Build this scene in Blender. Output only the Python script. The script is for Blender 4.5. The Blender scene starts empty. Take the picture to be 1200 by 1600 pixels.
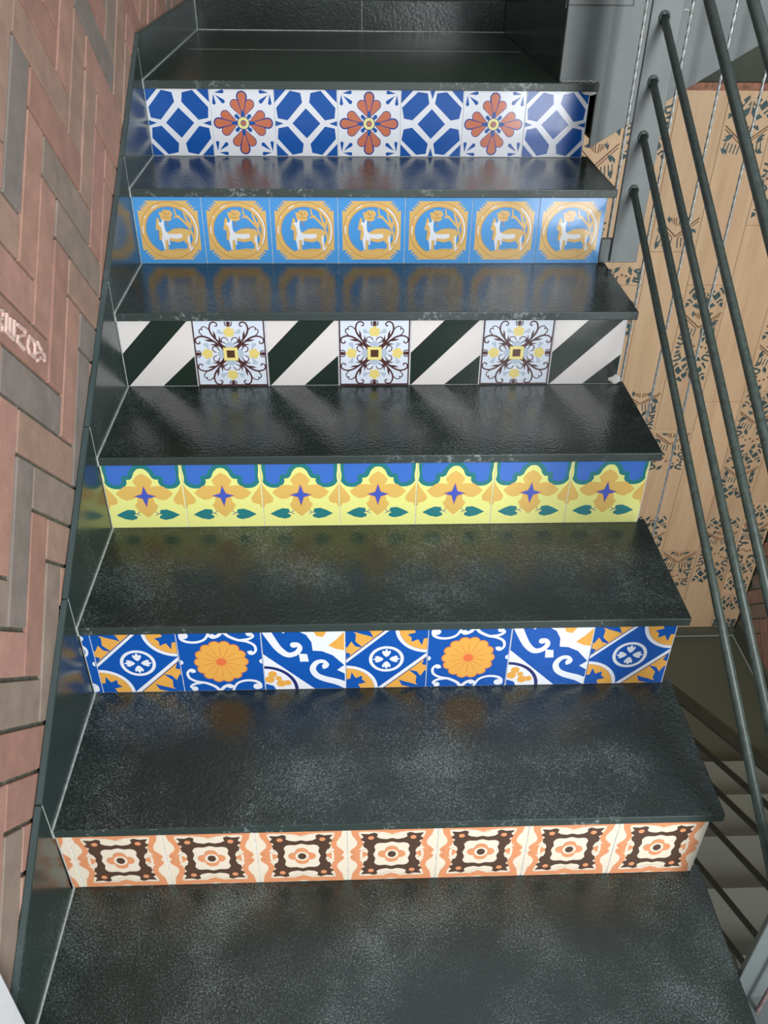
import bpy, bmesh, math, random
from mathutils import Vector, Matrix
from mathutils.geometry import tessellate_polygon
random.seed(7)
scene = bpy.context.scene
COL = scene.collection

# ------------------------------------------------------------------ camera
FPX, CX, CY, CZ = 1343.9949, 0.4786, -0.8298, 1.3743
PITCH, YAW, ROLL = 0.6233, 0.0453, 0.0155
def cam_axes():
    cy, sy, cp, sp = math.cos(YAW), math.sin(YAW), math.cos(PITCH), math.sin(PITCH)
    fw = Vector((sy*cp, cy*cp, -sp)); rt = Vector((cy, -sy, 0)); up = rt.cross(fw)
    c, s = math.cos(ROLL), math.sin(ROLL)
    return c*rt + s*up, -s*rt + c*up, fw
RT, UP, FW = cam_axes()
cam = bpy.data.cameras.new('camera'); camo = bpy.data.objects.new('camera', cam); COL.objects.link(camo)
camo.matrix_world = Matrix(((RT.x, UP.x, -FW.x, CX), (RT.y, UP.y, -FW.y, CY), (RT.z, UP.z, -FW.z, CZ), (0, 0, 0, 1)))
cam.sensor_fit = 'VERTICAL'; cam.sensor_height = 36.0; cam.lens = 36.0*FPX/1600.0
cam.clip_start = 0.02
scene.camera = camo
def cast(px, py, axis, val):
    """photo pixel -> point on the plane axis = val (a wall, riser or floor of the place)"""
    d = FW + RT*((px-600)/FPX) - UP*((py-800)/FPX)
    o = Vector((CX, CY, CZ))
    return o + d*((val-o[axis])/d[axis])

# ------------------------------------------------------------------ world and light
w = bpy.data.worlds.new('sky'); scene.world = w; w.use_nodes = True
w.node_tree.nodes['Background'].inputs[0].default_value = (0.86, 0.93, 1.0, 1)
w.node_tree.nodes['Background'].inputs[1].default_value = 0.92
def area(name, loc, target, sx, sy, power, col):
    l = bpy.data.lights.new(name, 'AREA'); l.shape = 'RECTANGLE'; l.size = sx; l.size_y = sy; l.energy = power; l.color = col
    o = bpy.data.objects.new(name, l); COL.objects.link(o); o.location = loc
    o.rotation_euler = (Vector(target)-Vector(loc)).to_track_quat('-Z', 'Y').to_euler()
    return o
area('window_daylight', (2.1, -3.6, 0.9), (1.1, 1.4, 0.9), 0.75, 4.0, 150, (0.95, 0.98, 1.0))
area('well_fill_light', (1.95, -2.7, 2.5), (1.9, 0.8, -1.3), 1.1, 0.9, 70, (0.97, 0.99, 1.0))  # added fill lamp, brightens the stairwell; no real opening stands for it
vs = scene.view_settings
vs.view_transform = 'Standard'; vs.look = 'None'; vs.gamma = 1.0; vs.use_curve_mapping = False; vs.exposure = 0.0

# ------------------------------------------------------------------ dimensions
H, R, T, XN, W = 0.16898, 0.28246, 0.0179, 0.0179, 1.06     # rise, run, slab, side overhang, width
NO = 0.006                                                   # nosing overhang
LZ = 6*H                                                     # quarter landing
YB = 2.335                                                   # face of the cladding at the back
XR = 2.435                                                   # right wall
LOW = -10*H                                                  # landing one storey down

# ------------------------------------------------------------------ materials
def lin(c):
    return tuple((v/255/12.92 if v/255 <= 0.04045 else ((v/255+0.055)/1.055)**2.4) for v in c) + (1,)
MATS = {}
def new_mat(name):
    m = bpy.data.materials.new(name); m.use_nodes = True
    nt = m.node_tree; b = nt.nodes['Principled BSDF']
    return m, nt, b
def N(nt, t, **kw):
    n = nt.nodes.new(t)
    for k, v in kw.items(): setattr(n, k, v)
    return n
def ramp(nt, fac, stops):
    r = N(nt, 'ShaderNodeValToRGB'); e = r.color_ramp.elements
    while len(e) < len(stops): e.new(0.5)
    for el, (p, c) in zip(e, stops): el.position = p; el.color = c
    nt.links.new(fac, r.inputs[0]); return r
def noise(nt, scale, detail=2, vec=None, rough=0.5):
    n = N(nt, 'ShaderNodeTexNoise'); n.inputs['Scale'].default_value = scale; n.inputs['Detail'].default_value = detail
    n.inputs['Roughness'].default_value = rough
    if vec is not None: nt.links.new(vec, n.inputs['Vector'])
    return n
def coords(nt, scale=(1, 1, 1), world=True):
    if world:
        g = N(nt, 'ShaderNodeNewGeometry').outputs['Position']
    else:
        g = N(nt, 'ShaderNodeTexCoord').outputs['Object']
    mp = N(nt, 'ShaderNodeMapping'); mp.inputs['Scale'].default_value = scale
    nt.links.new(g, mp.inputs[0]); return mp.outputs[0]
def bump(nt, b, hgt, strength, dist):
    bp = N(nt, 'ShaderNodeBump'); bp.inputs['Strength'].default_value = strength; bp.inputs['Distance'].default_value = dist
    nt.links.new(hgt, bp.inputs['Height']); nt.links.new(bp.outputs[0], b.inputs['Normal'])
def mix(nt, fac, a, bb):
    m = N(nt, 'ShaderNodeMix', data_type='RGBA')
    for k, v in ((0, fac), (6, a), (7, bb)):
        if hasattr(v, 'is_output'): nt.links.new(v, m.inputs[k])
        else: m.inputs[k].default_value = v
    return m.outputs[2]

def glaze(c, name=None):
    key = ('g',) + tuple(c)
    if key in MATS: return MATS[key]
    m, nt, b = new_mat('glaze_%d_%d_%d' % tuple(c))
    b.inputs['Base Color'].default_value = lin(c); b.inputs['Roughness'].default_value = 0.16
    b.inputs['IOR'].default_value = 1.48
    n = noise(nt, 190, 2, coords(nt)); bump(nt, b, n.outputs[0], 0.12, 0.0006)
    MATS[key] = m; return m

def granite(name, base, speck, amount, rough, leather, strength, fs=420, patch=0.14):
    m, nt, b = new_mat(name)
    v = coords(nt)
    big = noise(nt, 5.5, 4, v, 0.6); fine = noise(nt, fs, 4, v, 0.8); mid = noise(nt, 60, 3, v, 0.6)
    dust = N(nt, 'ShaderNodeMath', operation='MULTIPLY'); mr = N(nt, 'ShaderNodeMapRange'); mr.inputs[1].default_value = 0.3; mr.inputs[2].default_value = 0.7; mr.inputs[3].default_value = 0.5-patch; mr.inputs[4].default_value = 0.5+patch
    nt.links.new(big.outputs[0], mr.inputs[0]); nt.links.new(mr.outputs[0], dust.inputs[0]); nt.links.new(fine.outputs[0], dust.inputs[1])
    r = ramp(nt, dust.outputs[0], [(amount, lin(base)), (amount+0.13, lin(speck))])
    nt.links.new(r.outputs[0], b.inputs['Base Color'])
    rr = N(nt, 'ShaderNodeMapRange'); rr.inputs[3].default_value = rough-0.06; rr.inputs[4].default_value = rough+0.10
    nt.links.new(big.outputs[0], rr.inputs[0]); nt.links.new(rr.outputs[0], b.inputs['Roughness'])
    lt = noise(nt, leather, 2, v, 0.5); bump(nt, b, lt.outputs[0], strength, 0.0012)
    return m
M_TREAD = granite('leathered_black_granite', (23, 34, 28), (134, 146, 144), 0.268, 0.17, 150, 0.5, 400, 0.085)
M_WORN = granite('foot_worn_black_granite', (25, 36, 31), (140, 152, 150), 0.266, 0.27, 140, 0.65, 330, 0.09)
for mm_ in (M_TREAD, M_WORN): mm_.node_tree.nodes['Principled BSDF'].inputs['IOR'].default_value = 1.62
M_SKIRT = granite('polished_black_granite', (46, 59, 55), (110, 122, 120), 0.285, 0.20, 90, 0.05, 160, 0.15)
M_EDGE = granite('painted_lit_granite_edge', (66, 80, 80), (108, 120, 120), 0.27, 0.40, 200, 0.15)  # skirting's top edge: light falling on it is put into this paler colour
M_NOSE = granite('smeared_granite_nosing', (50, 61, 58), (158, 166, 164), 0.298, 0.36, 220, 0.2, 70, 0.17)
M_LAND = granite('landing_granite', (34, 45, 37), (66, 78, 68), 0.36, 0.24, 150, 0.06)
M_LOWFLOOR = granite('olive_floor_stone', (92, 94, 78), (112, 114, 98), 0.36, 0.45, 120, 0.05)
M_LOWTREAD = granite('grey_tread_stone', (128, 130, 118), (154, 156, 146), 0.33, 0.55, 150, 0.10)

def plain(name, c, rough=0.6, metal=0.0, nscale=40, var=0.12, bstr=0.1, bdist=0.001):
    m, nt, b = new_mat(name)
    n = noise(nt, nscale, 4, coords(nt), 0.6)
    lo = tuple(max(0, x*(1-var)) for x in c); hi = tuple(min(255, x*(1+var)) for x in c)
    r = ramp(nt, n.outputs[0], [(0.3, lin(lo)), (0.7, lin(hi))])
    nt.links.new(r.outputs[0], b.inputs['Base Color']); b.inputs['Roughness'].default_value = rough; b.inputs['Metallic'].default_value = metal
    bump(nt, b, n.outputs[0], bstr, bdist)
    return m
M_GROUT = plain('pale_grout', (176, 182, 178), 0.9, nscale=120)
M_TGROUT = plain('tile_grout', (198, 202, 204), 0.9, nscale=120)
M_MORTAR = plain('grey_green_mortar', (112, 114, 100), 0.95, nscale=60, var=0.2, bstr=0.6, bdist=0.004)
M_STEEL = plain('grey_painted_steel', (98, 104, 103), 0.42, nscale=9, var=0.07, bstr=0.05)
M_STEELD = plain('dark_steel_edge', (52, 58, 54), 0.5, nscale=20, var=0.1)
M_ROD = plain('dark_green_grey_rod_paint', (58, 68, 62), 0.38, nscale=90, var=0.18, bstr=0.25)
M_ROPE = plain('bright_wire_rope', (176, 180, 178), 0.35, metal=0.85, nscale=200, var=0.15)
M_RUST = plain('rusty_rod', (120, 98, 96), 0.6, nscale=80, var=0.2)
M_WHITE = plain('white_painted_wall', (226, 228, 230), 0.7, nscale=30, var=0.02)
M_PLASTER = plain('dark_olive_plaster', (70, 76, 64), 0.8, nscale=14, var=0.1)
M_SOFFIT = plain('dark_soffit_steel', (56, 64, 56), 0.7, nscale=20, var=0.1)
M_CONC = plain('raw_concrete', (110, 110, 104), 0.9, nscale=25, var=0.15)
M_CUT = plain('reddish_tile_edge', (150, 104, 84), 0.8, nscale=55, var=0.25)
M_WELD = plain('weld_bead', (150, 152, 148), 0.6, nscale=180, var=0.25, bstr=0.5)
M_ROD2 = plain('dark_brown_rod_paint', (44, 42, 30), 0.75, nscale=60)
M_BROWNPLATE = plain('olive_brown_steel', (74, 66, 44), 0.9, nscale=20, var=0.1)
M_SMEAR = plain('cement_smear', (214, 212, 206), 0.95, nscale=150, var=0.1, bstr=0.5)

def brick_mat(name, dark=1.0):
    m, nt, b = new_mat(name)
    oi = N(nt, 'ShaderNodeObjectInfo')
    cs = [(174, 132, 116), (184, 142, 124), (176, 144, 126), (156, 138, 124), (188, 144, 128), (144, 132, 124), (182, 138, 122), (172, 140, 122)]
    r = ramp(nt, oi.outputs['Random'], [(i/len(cs), lin([x*dark for x in c])) for i, c in enumerate(cs)])
    r.color_ramp.interpolation = 'CONSTANT'
    v = coords(nt)
    n = noise(nt, 22, 5, v, 0.65); n2 = noise(nt, 210, 3, v, 0.6)
    shade = ramp(nt, n.outputs[0], [(0.3, (0.78, 0.79, 0.78, 1)), (0.7, (1.1, 1.08, 1.08, 1))])
    mm = N(nt, 'ShaderNodeMix', data_type='RGBA', blend_type='MULTIPLY'); mm.inputs[0].default_value = 1
    nt.links.new(r.outputs[0], mm.inputs[6]); nt.links.new(shade.outputs[0], mm.inputs[7])
    nt.links.new(mm.outputs[2], b.inputs['Base Color']); b.inputs['Roughness'].default_value = 0.75
    ad = N(nt, 'ShaderNodeMath', operation='ADD'); nt.links.new(n.outputs[0], ad.inputs[0]); nt.links.new(n2.outputs[0], ad.inputs[1])
    bump(nt, b, ad.outputs[0], 0.35, 0.0015)
    return m
M_BRICK = brick_mat('terracotta_brick')
M_LETTER = plain('worn_letter_brick', (216, 186, 174), 0.75, nscale=80, var=0.06)

def wood_tile():
    m, nt, b = new_mat('wood_look_tile')
    oi = N(nt, 'ShaderNodeObjectInfo')
    v = coords(nt, (26, 26, 2.2))
    n = noise(nt, 1.0, 5, v, 0.65)
    r = ramp(nt, n.outputs[0], [(0.25, lin((208, 170, 134))), (0.55, lin((224, 190, 152))), (0.8, lin((230, 198, 162)))])
    tone = ramp(nt, oi.outputs['Random'], [(0, (0.90, 0.90, 0.88, 1)), (1, (1.06, 1.03, 1.0, 1))])
    mm = N(nt, 'ShaderNodeMix', data_type='RGBA', blend_type='MULTIPLY'); mm.inputs[0].default_value = 1
    nt.links.new(r.outputs[0], mm.inputs[6]); nt.links.new(tone.outputs[0], mm.inputs[7])
    nt.links.new(mm.outputs[2], b.inputs['Base Color']); b.inputs['Roughness'].default_value = 0.55
    bump(nt, b, n.outputs[0], 0.1, 0.0008)
    return m
M_WOOD = wood_tile()
M_INK = plain('blue_green_print', (62, 84, 86), 0.55, nscale=160, var=0.25)
M_INKB = plain('brown_print', (108, 74, 48), 0.55, nscale=160, var=0.2)

# ------------------------------------------------------------------ mesh helpers
class MB:
    def __init__(s): s.v = []; s.f = []; s.m = []
    def quad_strip(s): pass
    def add(s, verts, faces, mi=0):
        o = len(s.v); s.v += [tuple(p) for p in verts]; s.f += [tuple(i+o for i in f) for f in faces]; s.m += [mi]*len(faces)
    def box(s, a, b, mi=0):
        x0, y0, z0 = a; x1, y1, z1 = b
        s.add([(x0,y0,z0),(x1,y0,z0),(x1,y1,z0),(x0,y1,z0),(x0,y0,z1),(x1,y0,z1),(x1,y1,z1),(x0,y1,z1)],
              [(0,3,2,1),(4,5,6,7),(0,1,5,4),(1,2,6,5),(2,3,7,6),(3,0,4,7)], mi)
    def prism(s, poly, axis, lo, hi, mi=0):
        """poly: 2D points in the two other axes (cyclic order), extruded along axis"""
        def P(p, t):
            q = [0, 0, 0]; o = [i for i in range(3) if i != axis]; q[o[0]] = p[0]; q[o[1]] = p[1]; q[axis] = t; return q
        n = len(poly)
        s.add([P(p, lo) for p in poly] + [P(p, hi) for p in poly],
              [tuple(range(n)), tuple(range(2*n-1, n-1, -1))] + [(i, (i+1) % n, n+(i+1) % n, n+i) for i in range(n)], mi)
    def tube(s, pts, r, seg=12, mi=0, cap=True):
        pts = [Vector(p) for p in pts]; rings = []
        ref = None
        for i, p in enumerate(pts):
            d = (pts[min(i+1, len(pts)-1)] - pts[max(i-1, 0)]).normalized()
            if ref is None:
                ref = d.orthogonal().normalized()
            a = (ref - d*ref.dot(d)).normalized(); ref = a; b = d.cross(a)
            rings.append([p + (a*math.cos(2*math.pi*k/seg) + b*math.sin(2*math.pi*k/seg))*r for k in range(seg)])
        vs_ = [q for ring in rings for q in ring]
        fs = [(i*seg+k, i*seg+(k+1) % seg, (i+1)*seg+(k+1) % seg, (i+1)*seg+k) for i in range(len(pts)-1) for k in range(seg)]
        if cap: fs += [tuple(range(seg-1, -1, -1)), tuple((len(pts)-1)*seg+k for k in range(seg))]
        s.add(vs_, fs, mi)
    def mesh(s, name, mats, bevel=0, smooth=False):
        me = bpy.data.meshes.new(name); me.from_pydata(s.v, [], s.f)
        for m in (mats if isinstance(mats, (list, tuple)) else [mats]): me.materials.append(m)
        for p, mi in zip(me.polygons, s.m): p.material_index = mi
        bm = bmesh.new(); bm.from_mesh(me); bmesh.ops.recalc_face_normals(bm, faces=bm.faces)
        if bevel:
            es = [e for e in bm.edges if len(e.link_faces) == 2 and e.calc_face_angle(0) > 0.5]
            bmesh.ops.bevel(bm, geom=es, offset=bevel, segments=1 if bevel < 0.0015 else 2, profile=0.6, affect='EDGES')
        bm.to_mesh(me); bm.free()
        if smooth:
            for p in me.polygons: p.use_smooth = True
        return me
    def build(s, name, mats, parent=None, bevel=0, smooth=False):
        return link(name, s.mesh(name, mats, bevel, smooth), parent)
def link(name, me, parent=None, loc=None):
    o = bpy.data.objects.new(name, me); COL.objects.link(o)
    if parent is not None: o.parent = parent
    if loc is not None: o.location = loc
    return o
def empty(name, loc=(0, 0, 0)):
    o = bpy.data.objects.new(name, None); COL.objects.link(o); o.location = loc; o.empty_display_size = 0.1
    return o
def tag(o, label=None, cat=None, group=None, kind=None):
    for k, v in (('label', label), ('category', cat), ('group', group), ('kind', kind)):
        if v: o[k] = v
    return o
def boxo(name, a, b, mat, parent=None, bevel=0.0):
    m = MB(); m.box(a, b); return m.build(name, mat, parent, bevel)

# ------------------------------------------------------------------ flat print painter (vector shapes on a tile face)
class Art:
    def __init__(s, base): s.base = base; s.shapes = []; s.L = 0
    def up(s): s.L += 1; return s
    def poly(s, c, pts): s.shapes.append((c, s.L, [[(float(x), float(y)) for x, y in pts]]))
    def polys(s, c, lst):
        for p in lst: s.poly(c, p)
    def circ(s, c, x, y, r, ry=None, n=28): s.poly(c, [(x+r*math.cos(2*math.pi*i/n), y+(ry or r)*math.sin(2*math.pi*i/n)) for i in range(n)])
    def stroke(s, c, pts, w, w1=None, smooth=True, n=6):
        p = catmull(pts, n) if smooth and len(pts) > 2 else [Vector((a, b)) for a, b in pts]
        s.shapes.append((c, s.L, ribbon(p, w, w if w1 is None else w1)))
    def ring(s, c, x, y, r, w, a0=0, a1=360, n=40):
        p = [Vector((x+r*math.cos(math.radians(a0+(a1-a0)*i/n)), y+r*math.sin(math.radians(a0+(a1-a0)*i/n)))) for i in range(n+1)]
        s.shapes.append((c, s.L, ribbon(p, w, w)))
    def drop(s, c, x0, y0, x1, y1, w, grow=0.0):
        """teardrop: pointed at 0, round at 1"""
        a = Vector((x0, y0)); b = Vector((x1, y1)); d = (b-a); L = d.length; d /= L; nn = Vector((-d.y, d.x)); r = w/2+grow
        c0 = b - d*(w/2); pts = [a - d*grow*1.5]
        for i in range(13):
            t = math.radians(-105+210*i/12); pts.append(c0 + d*(math.cos(t)*r) + nn*(math.sin(t)*r))
        s.poly(c, [(p.x, p.y) for p in pts])
    def sub(s, fn, *xf):
        """replay fn(Art) under the listed 2D transforms"""
        for f in xf:
            t = Art(None); t.L = s.L; fn(t)
            for c, L, ps in t.shapes: s.shapes.append((c, L, [[f(*p) for p in q] for q in ps]))
        s.L = t.L
ID = lambda x, y: (x, y)
MX = lambda x, y: (1-x, y)
MY = lambda x, y: (x, 1-y)
MXY = lambda x, y: (1-x, 1-y)
R1 = lambda x, y: (1-y, x)
R3 = lambda x, y: (y, 1-x)
TRN = lambda x, y: (y, x)
ATR = lambda x, y: (1-y, 1-x)
ROT4 = (ID, R1, MXY, R3)
ALL8 = (ID, R1, MXY, R3, MX, MY, TRN, ATR)
QUAD = (ID, MX, MY, MXY)
def catmull(pts, n=6):
    P = [Vector(p) for p in pts]; P = [P[0]*2-P[1]] + P + [P[-1]*2-P[-2]]; out = []
    for i in range(1, len(P)-2):
        for k in range(n):
            t = k/n; a, b, c, d = P[i-1:i+3]
            out.append(0.5*((2*b) + (c-a)*t + (2*a-5*b+4*c-d)*t*t + (3*b-a-3*c+d)*t**3))
    out.append(P[-2]); return out
def ribbon(p, w0, w1):
    quads = []; n = len(p); L = []; Rr = []
    for i in range(n):
        d = (p[min(i+1, n-1)] - p[max(i-1, 0)])
        d = d.normalized() if d.length > 1e-9 else Vector((1, 0)); nn = Vector((-d.y, d.x)); w = (w0+(w1-w0)*i/max(1, n-1))/2
        L.append(p[i]+nn*w); Rr.append(p[i]-nn*w)
    for i in range(n-1): quads.append([tuple(L[i]), tuple(L[i+1]), tuple(Rr[i+1]), tuple(Rr[i])])
    for q, w in ((p[0], w0/2), (p[-1], w1/2)):
        if w > 0.002: quads.append([(q.x+w*math.cos(2*math.pi*k/10), q.y+w*math.sin(2*math.pi*k/10)) for k in range(10)])
    return quads
def curl(cx, cy, r0, r1, a0, a1, n=14):
    """spiral points"""
    return [(cx+(r0+(r1-r0)*i/n)*math.cos(math.radians(a0+(a1-a0)*i/n)), cy+(r0+(r1-r0)*i/n)*math.sin(math.radians(a0+(a1-a0)*i/n))) for i in range(n+1)]

def print_mesh(name, art, wt, ht, thick, clip=(0, 1, 0, 1), base_mat=None, mats=None):
    """a tile: body facing -Y with its print as thin coloured faces laid on the glaze"""
    cols = []; vs_ = []; fs = []; mi = []
    def ci(c):
        if c not in cols: cols.append(c)
        return cols.index(c)
    bi = ci(art.base)
    x0, x1, y0, y1 = clip
    m = MB(); m.box((x0*wt, 0, y0*ht), (x1*wt, thick, y1*ht)); me0 = m.mesh('t', [], 0)
    bm = bmesh.new(); bm.from_mesh(me0); bpy.data.meshes.remove(me0)
    bmesh.ops.recalc_face_normals(bm, faces=bm.faces)
    bmesh.ops.bevel(bm, geom=list(bm.edges), offset=0.0007, segments=1, profile=0.5, affect='EDGES')
    pm = bmesh.new()
    lift = 0.00002; last = 0
    for c, L, ps in sorted(art.shapes, key=lambda t: t[1]):
        k = ci(c); lift += 0.00002*(L-last); last = L
        for q in ps:
            lift += 0.0000012; yy = -lift
            if len(q) > 4:
                tr = tessellate_polygon([[Vector((a, b, 0)) for a, b in q]])
            else:
                tr = [tuple(range(len(q)))]
            bv = [pm.verts.new((a*wt, yy, b*ht)) for a, b in q]
            for t in tr:
                try:
                    f = pm.faces.new([bv[i] for i in t]); f.material_index = k
                    f.normal_update()
                    if f.normal.y > 0: f.normal_flip()
                except ValueError: pass
    e = 0.0008
    for co, no in (((x0*wt+e, 0, 0), (-1, 0, 0)), ((x1*wt-e, 0, 0), (1, 0, 0)), ((0, 0, y0*ht+e), (0, 0, -1)), ((0, 0, y1*ht-e), (0, 0, 1))):
        bmesh.ops.bisect_plane(pm, geom=list(pm.verts)+list(pm.edges)+list(pm.faces), plane_co=co, plane_no=no, clear_outer=True)
    for v in [v for v in pm.verts if not v.link_faces]: pm.verts.remove(v)
    tmp = bpy.data.meshes.new('p'); pm.to_mesh(tmp); pm.free(); bm.from_mesh(tmp); bpy.data.meshes.remove(tmp)
    me = bpy.data.meshes.new(name); bm.to_mesh(me); bm.free()
    for c in cols: me.materials.append(mats[c] if mats else glaze(c))
    return me

# colours of the prints
WHT = (226, 228, 234); BLU = (16, 82, 162); TER = (198, 114, 82); OUT = (58, 66, 142); PYL = (236, 228, 150)
SKY = (76, 152, 216); GLD = (220, 180, 108); GLN = (176, 122, 58)
CRM = (222, 216, 212); BLK = (34, 46, 40); PAL = (216, 224, 236); BRN = (78, 46, 46); YEL = (226, 206, 122); GRY = (176, 190, 204); CBR = (86, 56, 42)
LEM = (232, 232, 140); AMB = (222, 182, 98); MBL = (66, 112, 196); TEA = (44, 122, 126); STR = (70, 92, 186); ORL = (206, 120, 70)
DBL = (18, 82, 166); ORG = (226, 166, 76); RED = (222, 112, 64); NAV = (40, 44, 104)
IVO = (232, 218, 196); SAL = (222, 148, 104); COC = (84, 62, 50)

def art_lattice():
    a = Art(WHT)
    hexa = [(.257, .98), (.42, .947), (.445, .81), (.2, .545), (.045, .575), (.028, .73)]
    a.sub(lambda t: (t.poly(BLU, hexa), t.poly(BLU, [(0, 1), (.2, 1), (0, .8)])), *QUAD)
    a.poly(BLU, [(.5, .725), (.725, .5), (.5, .275), (.275, .5)])
    a.sub(lambda t: t.poly(BLU, [(0, .54), (0, .455), (.135, .497)]), ID, MX)
    return a
def art_lattice_turned():
    b = Art(WHT); s = art_lattice()
    b.shapes = [(c, L, [[R1(*p) for p in q] for q in ps]) for c, L, ps in s.shapes]
    return b
def art_redflower():
    a = Art(WHT)
    def petal(t, grow, c):
        t.drop(c, .5, .58, .35, .835, .13, grow); t.drop(c, .5, .58, .65, .835, .13, grow)
    a.sub(lambda t: (petal(t, .012, OUT), t.drop(OUT, .5, .56, .5, .965, .15, .012)), *ROT4)
    a.up(); a.sub(lambda t: petal(t, 0, TER), *ROT4)
    a.up(); a.sub(lambda t: t.drop(OUT, .5, .585, .5, .958, .14, .012), *ROT4)
    a.up(); a.sub(lambda t: (t.drop(TER, .5, .60, .5, .955, .128, 0)), *ROT4)
    a.up(); a.sub(lambda t: (t.poly(BLU, [(.5, .52), (.468, .64), (.5, .7), (.532, .64)]), t.drop(BLU, .5, .5, .625, .625, .06)), *ROT4)
    a.sub(lambda t: (t.drop(BLU, .075, .945, .225, .965, .055), t.drop(BLU, .085, .915, .225, .80, .06), t.drop(BLU, .055, .93, .06, .77, .055)), *QUAD)
    a.up(); a.circ(PYL, .5, .5, .092); a.ring(OUT, .5, .5, .095, .012)
    a.up(); a.circ(OUT, .5, .5, .045); a.up(); a.circ(TER, .5, .5, .034)
    return a
def art_deer():
    a = Art(SKY)
    # gold plaque with jagged corners
    cor = [(.18, .94), (.225, .885), (.15, .915), (.195, .855), (.12, .885), (.165, .825), (.09, .85), (.13, .79), (.06, .80)]
    tl = cor[::-1]; tr = [(1-x, y) for x, y in cor]; br = [(1-x, 1-y) for x, y in cor[::-1]]; bl = [(x, 1-y) for x, y in cor]
    a.poly(GLD, tl + tr + br + bl)
    a.up(); a.ring(GLN, .5, .5, .425, .007); a.up(); a.circ(SKY, .5, .5, .352, n=48)
    a.ring(GLN, .5, .5, .357, .006)
    a.up(); a.ring(WHT, .5, .5, .405, .022, -48, 55); a.ring(WHT, .5, .5, .40, .016, 170, 186); a.ring(WHT, .5, .5, .40, .016, 112, 124); a.ring(WHT, .5, .5, .40, .014, 148, 152)
    # ground mound
    a.poly(GLD, [(.30, .16), (.36, .20), (.50, .215), (.60, .23), (.70, .225), (.80, .235), (.74, .17), (.6, .12), (.42, .11)])
    # tree
    for p in ([(.835, .26), (.84, .40), (.80, .54), (.78, .62)], [(.80, .55), (.70, .66), (.62, .73), (.60, .82)], [(.66, .71), (.585, .70)], [(.79, .60), (.745, .72), (.735, .79)], [(.81, .55), (.83, .66)]):
        a.stroke(GLD, p, .035, .02)
    # body, neck, legs, head, antlers
    a.poly(GLD, [(.45, .47), (.56, .53), (.66, .535), (.77, .52), (.81, .47), (.79, .40), (.775, .33), (.785, .215), (.735, .215), (.735, .29), (.69, .35), (.60, .325), (.49, .345), (.445, .36), (.45, .21), (.405, .21), (.40, .33), (.36, .35), (.325, .37), (.34, .50), (.29, .52), (.31, .62), (.33, .70), (.355, .68), (.37, .62), (.42, .55)])
    a.poly(GLD, [(.365, .78), (.39, .665), (.43, .65), (.50, .64), (.55, .67), (.545, .72), (.575, .74), (.54, .80), (.44, .81), (.40, .77)])
    a.stroke(GLN, [(.46, .645), (.475, .59), (.50, .565)], .014, .006)
    a.up()
    for p in ([(.41, .78), (.47, .74), (.52, .76)], [(.42, .70), (.48, .69), (.54, .70)], [(.45, .79), (.48, .70)]): a.stroke(GLN, p, .007)
    for p in ([(.58, .53), (.70, .55), (.78, .53)], [(.5, .2), (.6, .21), (.7, .2)], [(.325, .36), (.33, .5)]): a.stroke(GLN, p, .005)
    # white flank and legs
    a.poly(WHT, [(.405, .665), (.43, .66), (.425, .58), (.43, .50), (.47, .455), (.55, .45), (.67, .455), (.68, .40), (.60, .375), (.48, .39), (.475, .34), (.48, .29), (.455, .285), (.45, .36), (.41, .36), (.405, .21), (.385, .21), (.36, .36), (.385, .45), (.37, .56), (.335, .60), (.345, .63), (.385, .62)])
    a.poly(WHT, [(.755, .43), (.78, .42), (.785, .33), (.79, .215), (.765, .215), (.762, .31), (.745, .35)])
    return a
def art_stripe():
    a = Art(CRM)
    a.poly(BLK, [(.47, 1), (.96, 1), (.02, 0), (0, 0), (0, .5)]); a.poly(BLK, [(1, .47), (1, 0), (.5, 0)])
    return a
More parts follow.
